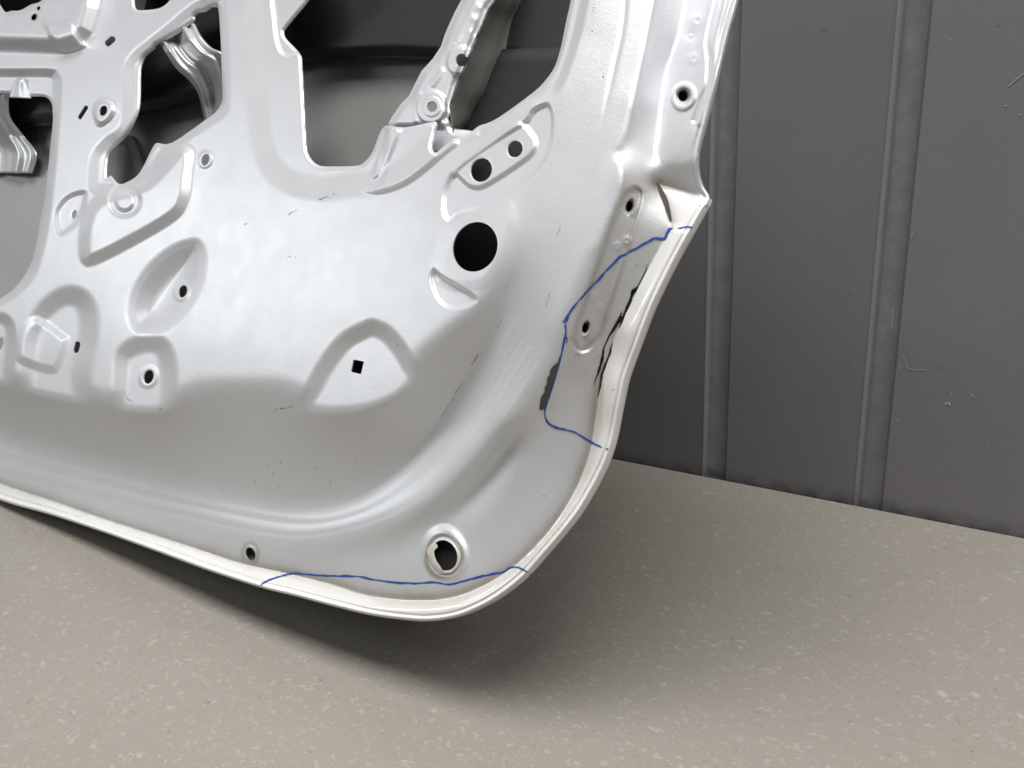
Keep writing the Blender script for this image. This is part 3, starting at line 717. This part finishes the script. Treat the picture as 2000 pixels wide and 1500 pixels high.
# ------------------------------------------------------------------ marks on the paint: marker lines, bare patch, scuffs
def ribbon(name, pts, w, mat, lift=.0005, jitter=.8, parent=door, taper=True, step=2.0, raw=False):
    s = spline(pts, False, 8); L = np.concatenate([[0], np.cumsum(np.hypot(*np.diff(s, axis=0).T))]); n = max(6, int(L[-1] / step))
    t = np.linspace(0, L[-1], n); x, y = np.interp(t, L, s[:, 0]), np.interp(t, L, s[:, 1])
    k = np.convolve(rng.normal(size=n + 6), np.ones(7) / 7, 'valid')
    tx, ty = np.gradient(x), np.gradient(y); q = np.hypot(tx, ty) + 1e-9; nx, ny = -ty / q, tx / q
    x, y = x + nx * k * jitter, y + ny * k * jitter
    hw = w * .5 * (1 + .45 * np.convolve(rng.normal(size=n + 4), np.ones(5) / 5, 'valid'))
    if taper: hw *= np.clip(np.minimum(np.arange(n) + 1, np.arange(n)[::-1] + 1) / 4, .35, 1)
    hw = np.maximum(hw, .3)
    cols = []
    for f in (-1, -.33, .33, 1):
        xx, yy = x + nx * hw * f, y + ny * hw * f
        cols.append(on_door(xx, yy, field_at(H, xx, yy) * .001 + lift))
    V = np.stack(cols, 1).reshape(-1, 3)
    F = [(j * 4 + i, (j + 1) * 4 + i, (j + 1) * 4 + i + 1, j * 4 + i + 1) for j in range(n - 1) for i in range(3)]
    if raw: return V, F
    return part(mesh_obj(name, V, F, mat, parent))
INK = [([(1356, 447), (1345, 443), (1333, 444), (1322, 446)], 3.2), ([(1314, 444), (1307, 448), (1302, 458), (1297, 466), (1280, 465), (1262, 474), (1240, 487), (1215, 499), (1195, 518), (1165, 550), (1140, 577), (1118, 602), (1108, 618), (1101, 628)], 4.6),
       ([(1297, 464), (1288, 468), (1276, 463)], 3.0), ([(1097, 626), (1104, 630), (1112, 618)], 4.0),
       ([(1104, 632), (1105, 648), (1101, 668), (1097, 690), (1092, 708), (1085, 735), (1076, 765), (1066, 792), (1064, 808), (1070, 825), (1086, 835), (1105, 840), (1126, 846), (1145, 857), (1160, 866), (1177, 874)], 4.2),
       ([(1183, 876), (1188, 878)], 4.5),
       ([(508, 1144), (516, 1138), (530, 1131), (548, 1125), (565, 1121), (580, 1119)], 3.6), ([(575, 1118), (610, 1123), (650, 1125), (700, 1126), (735, 1133), (780, 1138), (820, 1139), (845, 1137), (880, 1141), (915, 1132), (945, 1124), (965, 1120), (980, 1118), (998, 1108), (1012, 1108), (1022, 1113), (1032, 1118)], 3.8),
       ([(1034, 1121), (1038, 1123)], 2.6)]
for p, w in INK: ribbon('marker_line', p, w * .82, M_INK)
ribbon('marker_line', [(1105, 655), (1108, 664), (1104, 672)], 2.2, M_INK)

M_CREASE_SHADE = plain('crease_shade', (.055, .048, .036), .7)
def patch(name, poly, mat, lift=.0009):
    p = spline(poly, True, 3)
    from mathutils.geometry import delaunay_2d_cdt
    bx = np.arange(p[:, 0].min(), p[:, 0].max(), 3.0); by = np.arange(p[:, 1].min(), p[:, 1].max(), 3.0)
    X, Y = np.meshgrid(bx, by); d = seg_dist(p, X, Y, True); pts = [Vector(q) for q in p] + [Vector((a, b)) for a, b in zip(X[d < -1.5], Y[d < -1.5])]
    v, _, f, *_ = delaunay_2d_cdt(pts, [], [list(range(len(p)))], 1, 1e-4)
    v = np.array([tuple(q) for q in v]); V = on_door(v[:, 0], v[:, 1], field_at(H, v[:, 0], v[:, 1]) * .001 + lift)
    return part(mesh_obj(name, V, f, mat, door))
patch('paint_chip', [(1092, 708), (1086, 711), (1080, 716), (1074, 724), (1074, 732), (1069, 738), (1068, 750), (1064, 758), (1063, 768), (1057, 776), (1055, 788), (1054, 800), (1062, 800), (1066, 788), (1074, 768), (1082, 742), (1088, 724)], M_CHIP)

patch('crease_shade_line', [(1283, 356), (1290, 363), (1298, 376), (1305, 392), (1309, 410), (1312, 432), (1308, 428), (1302, 412), (1295, 392), (1288, 374)], M_CREASE_SHADE, .0012)  # dark strip painted along the crease in place of its shade
M_SEAL = plain('aged_sealer', (.60, .575, .51), .45)
patch('torn_edge', [(841, 1064), (850, 1060), (855, 1068), (848, 1076), (851, 1092), (861, 1108), (866, 1118), (858, 1120), (846, 1106), (837, 1088), (834, 1074)], M_SEAL, .0012)
SC_L = [([(541, 801), (552, 797), (565, 795), (572, 793)], 3.2), ([(536, 803), (541, 801)], 1.8), ([(246, 776), (252, 781), (256, 784)], 3.4), ([(310, 801), (316, 799)], 2.6),
        ([(622, 391), (632, 386), (643, 383)], 2.6), ([(625, 388), (629, 391)], 2.2), ([(650, 378), (653, 380)], 2.4), ([(563, 420), (572, 414), (580, 409)], 1.6),
        ([(560, 500), (564, 502), (567, 498)], 2.2), ([(576, 501), (577, 503)], 2), ([(476, 438), (482, 436)], 2.2), ([(921, 712), (927, 704), (933, 695)], 3.2), ([(925, 708), (934, 690)], 2), ([(873, 796), (880, 786), (886, 776)], 2.2),
        ([(889, 770), (893, 762), (897, 757), (903, 750)], 2.4), ([(862, 815), (868, 804), (872, 797)], 1.6), ([(986, 566), (990, 555)], 1.8), ([(972, 640), (978, 625)], 1.5), ([(998, 535), (999, 538)], 1.8),
        ([(1061, 967), (1064, 969)], 3.2), ([(1007, 929), (1009, 930)], 1.5), ([(588, 1167), (592, 1169)], 2.6), ([(1095, 440), (1088, 460)], 1.2), ([(1074, 572), (1066, 600)], 1.4),
        ([(775, 673), (777, 675)], 3), ([(183, 568), (185, 570)], 2), ([(700, 823), (702, 825)], 2), ([(1160, 702), (1172, 694)], 1.6),
        ([(1240, 520), (1247, 516), (1244, 523)], 1.8), ([(1257, 519), (1266, 517)], 1.6), ([(1188, 622), (1190, 622)], 3), ([(1122, 694), (1132, 690)], 2),
        ([(1176, 150), (1178, 142)], 2.6), ([(1152, 66), (1154, 58)], 3.2), ([(1158, 22), (1160, 12)], 2.2)]
for _ in range(9):
    x, y = rng.uniform(430, 700), rng.uniform(890, 960); SC_L.append(([(x, y), (x + 3, y + 5)], rng.uniform(.9, 1.5)))
for _ in range(6):
    t = rng.uniform(0, 1); x = 205 + 190 * t; y = 912 + 42 * t + rng.uniform(-3, 3); SC_L.append(([(x, y), (x + 2, y + 3)], rng.uniform(.9, 1.4)))
VV, FF, nb_ = [], [], 0
bits = []
for p, w in SC_L:
    q = spline(p, False, 10); L = np.concatenate([[0], np.cumsum(np.hypot(*np.diff(q, axis=0).T))]); a = 0.
    if L[-1] < 7: bits.append((p, w)); continue
    while a < L[-1]:
        b = min(L[-1], a + rng.uniform(1.5, 5.5)); t = np.array([a, (a + b) / 2, b]); o = rng.normal(0, w * .35, 2)
        bits.append((list(zip(np.interp(t, L, q[:, 0]) + o[0], np.interp(t, L, q[:, 1]) + o[1])), w * rng.uniform(.35, 1.1)))
        a = b + rng.uniform(-1, 2.6)
for p, w in bits:
    v, f = ribbon('scuff_marks', p, w * .75, M_SCUFF, .0003, .9, door, True, .8, True)
    VV.append(v); FF += [tuple(k + nb_ for k in q) for q in f]; nb_ += len(v)
part(mesh_obj('scuff_marks', np.concatenate(VV), FF, M_SCUFF, door))['kind'] = 'stuff'
ring('drain_grommet', 868, 1085, 25, 31, -20, [(.97, -4), (.98, -.6), (1.03, .25), (1.12, .3), (1.17, -.1), (1.20, -1)], M_SEAL)

# pale scratches and nicks on the wall panel
M_PALE = plain('pale_scratch', (.34, .33, .335), .6)
wv, wf = [], []
for p, w in (([(1762, 695), (1768, 703), (1772, 718), (1790, 722), (1806, 722)], 1.6), ([(1757, 712), (1760, 724)], 1.5), ([(1970, 168), (1985, 155), (2000, 143)], 2.2), ([(1845, 790), (1852, 786), (1856, 792)], 4.0),
             ([(1857, 770), (1860, 768)], 3.5), ([(1897, 768), (1902, 776)], 2.5), ([(1350, 660), (1360, 666), (1368, 670)], .8), ([(1780, 462), (1786, 452)], 2.0), ([(1962, 207), (1966, 206)], 3.0), ([(1990, 222), (1995, 226)], 2.6), ([(1905, 222), (1908, 222)], 2.4), ([(1745, 600), (1742, 640)], 1.0)):
    q = spline(p, False, 6); t = np.gradient(q, axis=0); t /= np.hypot(t[:, 0], t[:, 1])[:, None] + 1e-9; n_ = np.stack([-t[:, 1], t[:, 0]], 1) * w * .5; b0 = sum(len(x) for x in wv)
    e = np.concatenate([q + n_, q - n_]); P = on_wall(e[:, 0], e[:, 1]); P[:, 1] -= .0006; wv.append(P); k = len(q)
    wf += [(b0 + i, b0 + i + 1, b0 + k + i + 1, b0 + k + i) for i in range(k - 1)]
sw = mesh_obj('scratch_marks', np.concatenate(wv), wf, M_PALE, bpy.data.objects['ribbed_wall']); sw['kind'] = 'stuff'
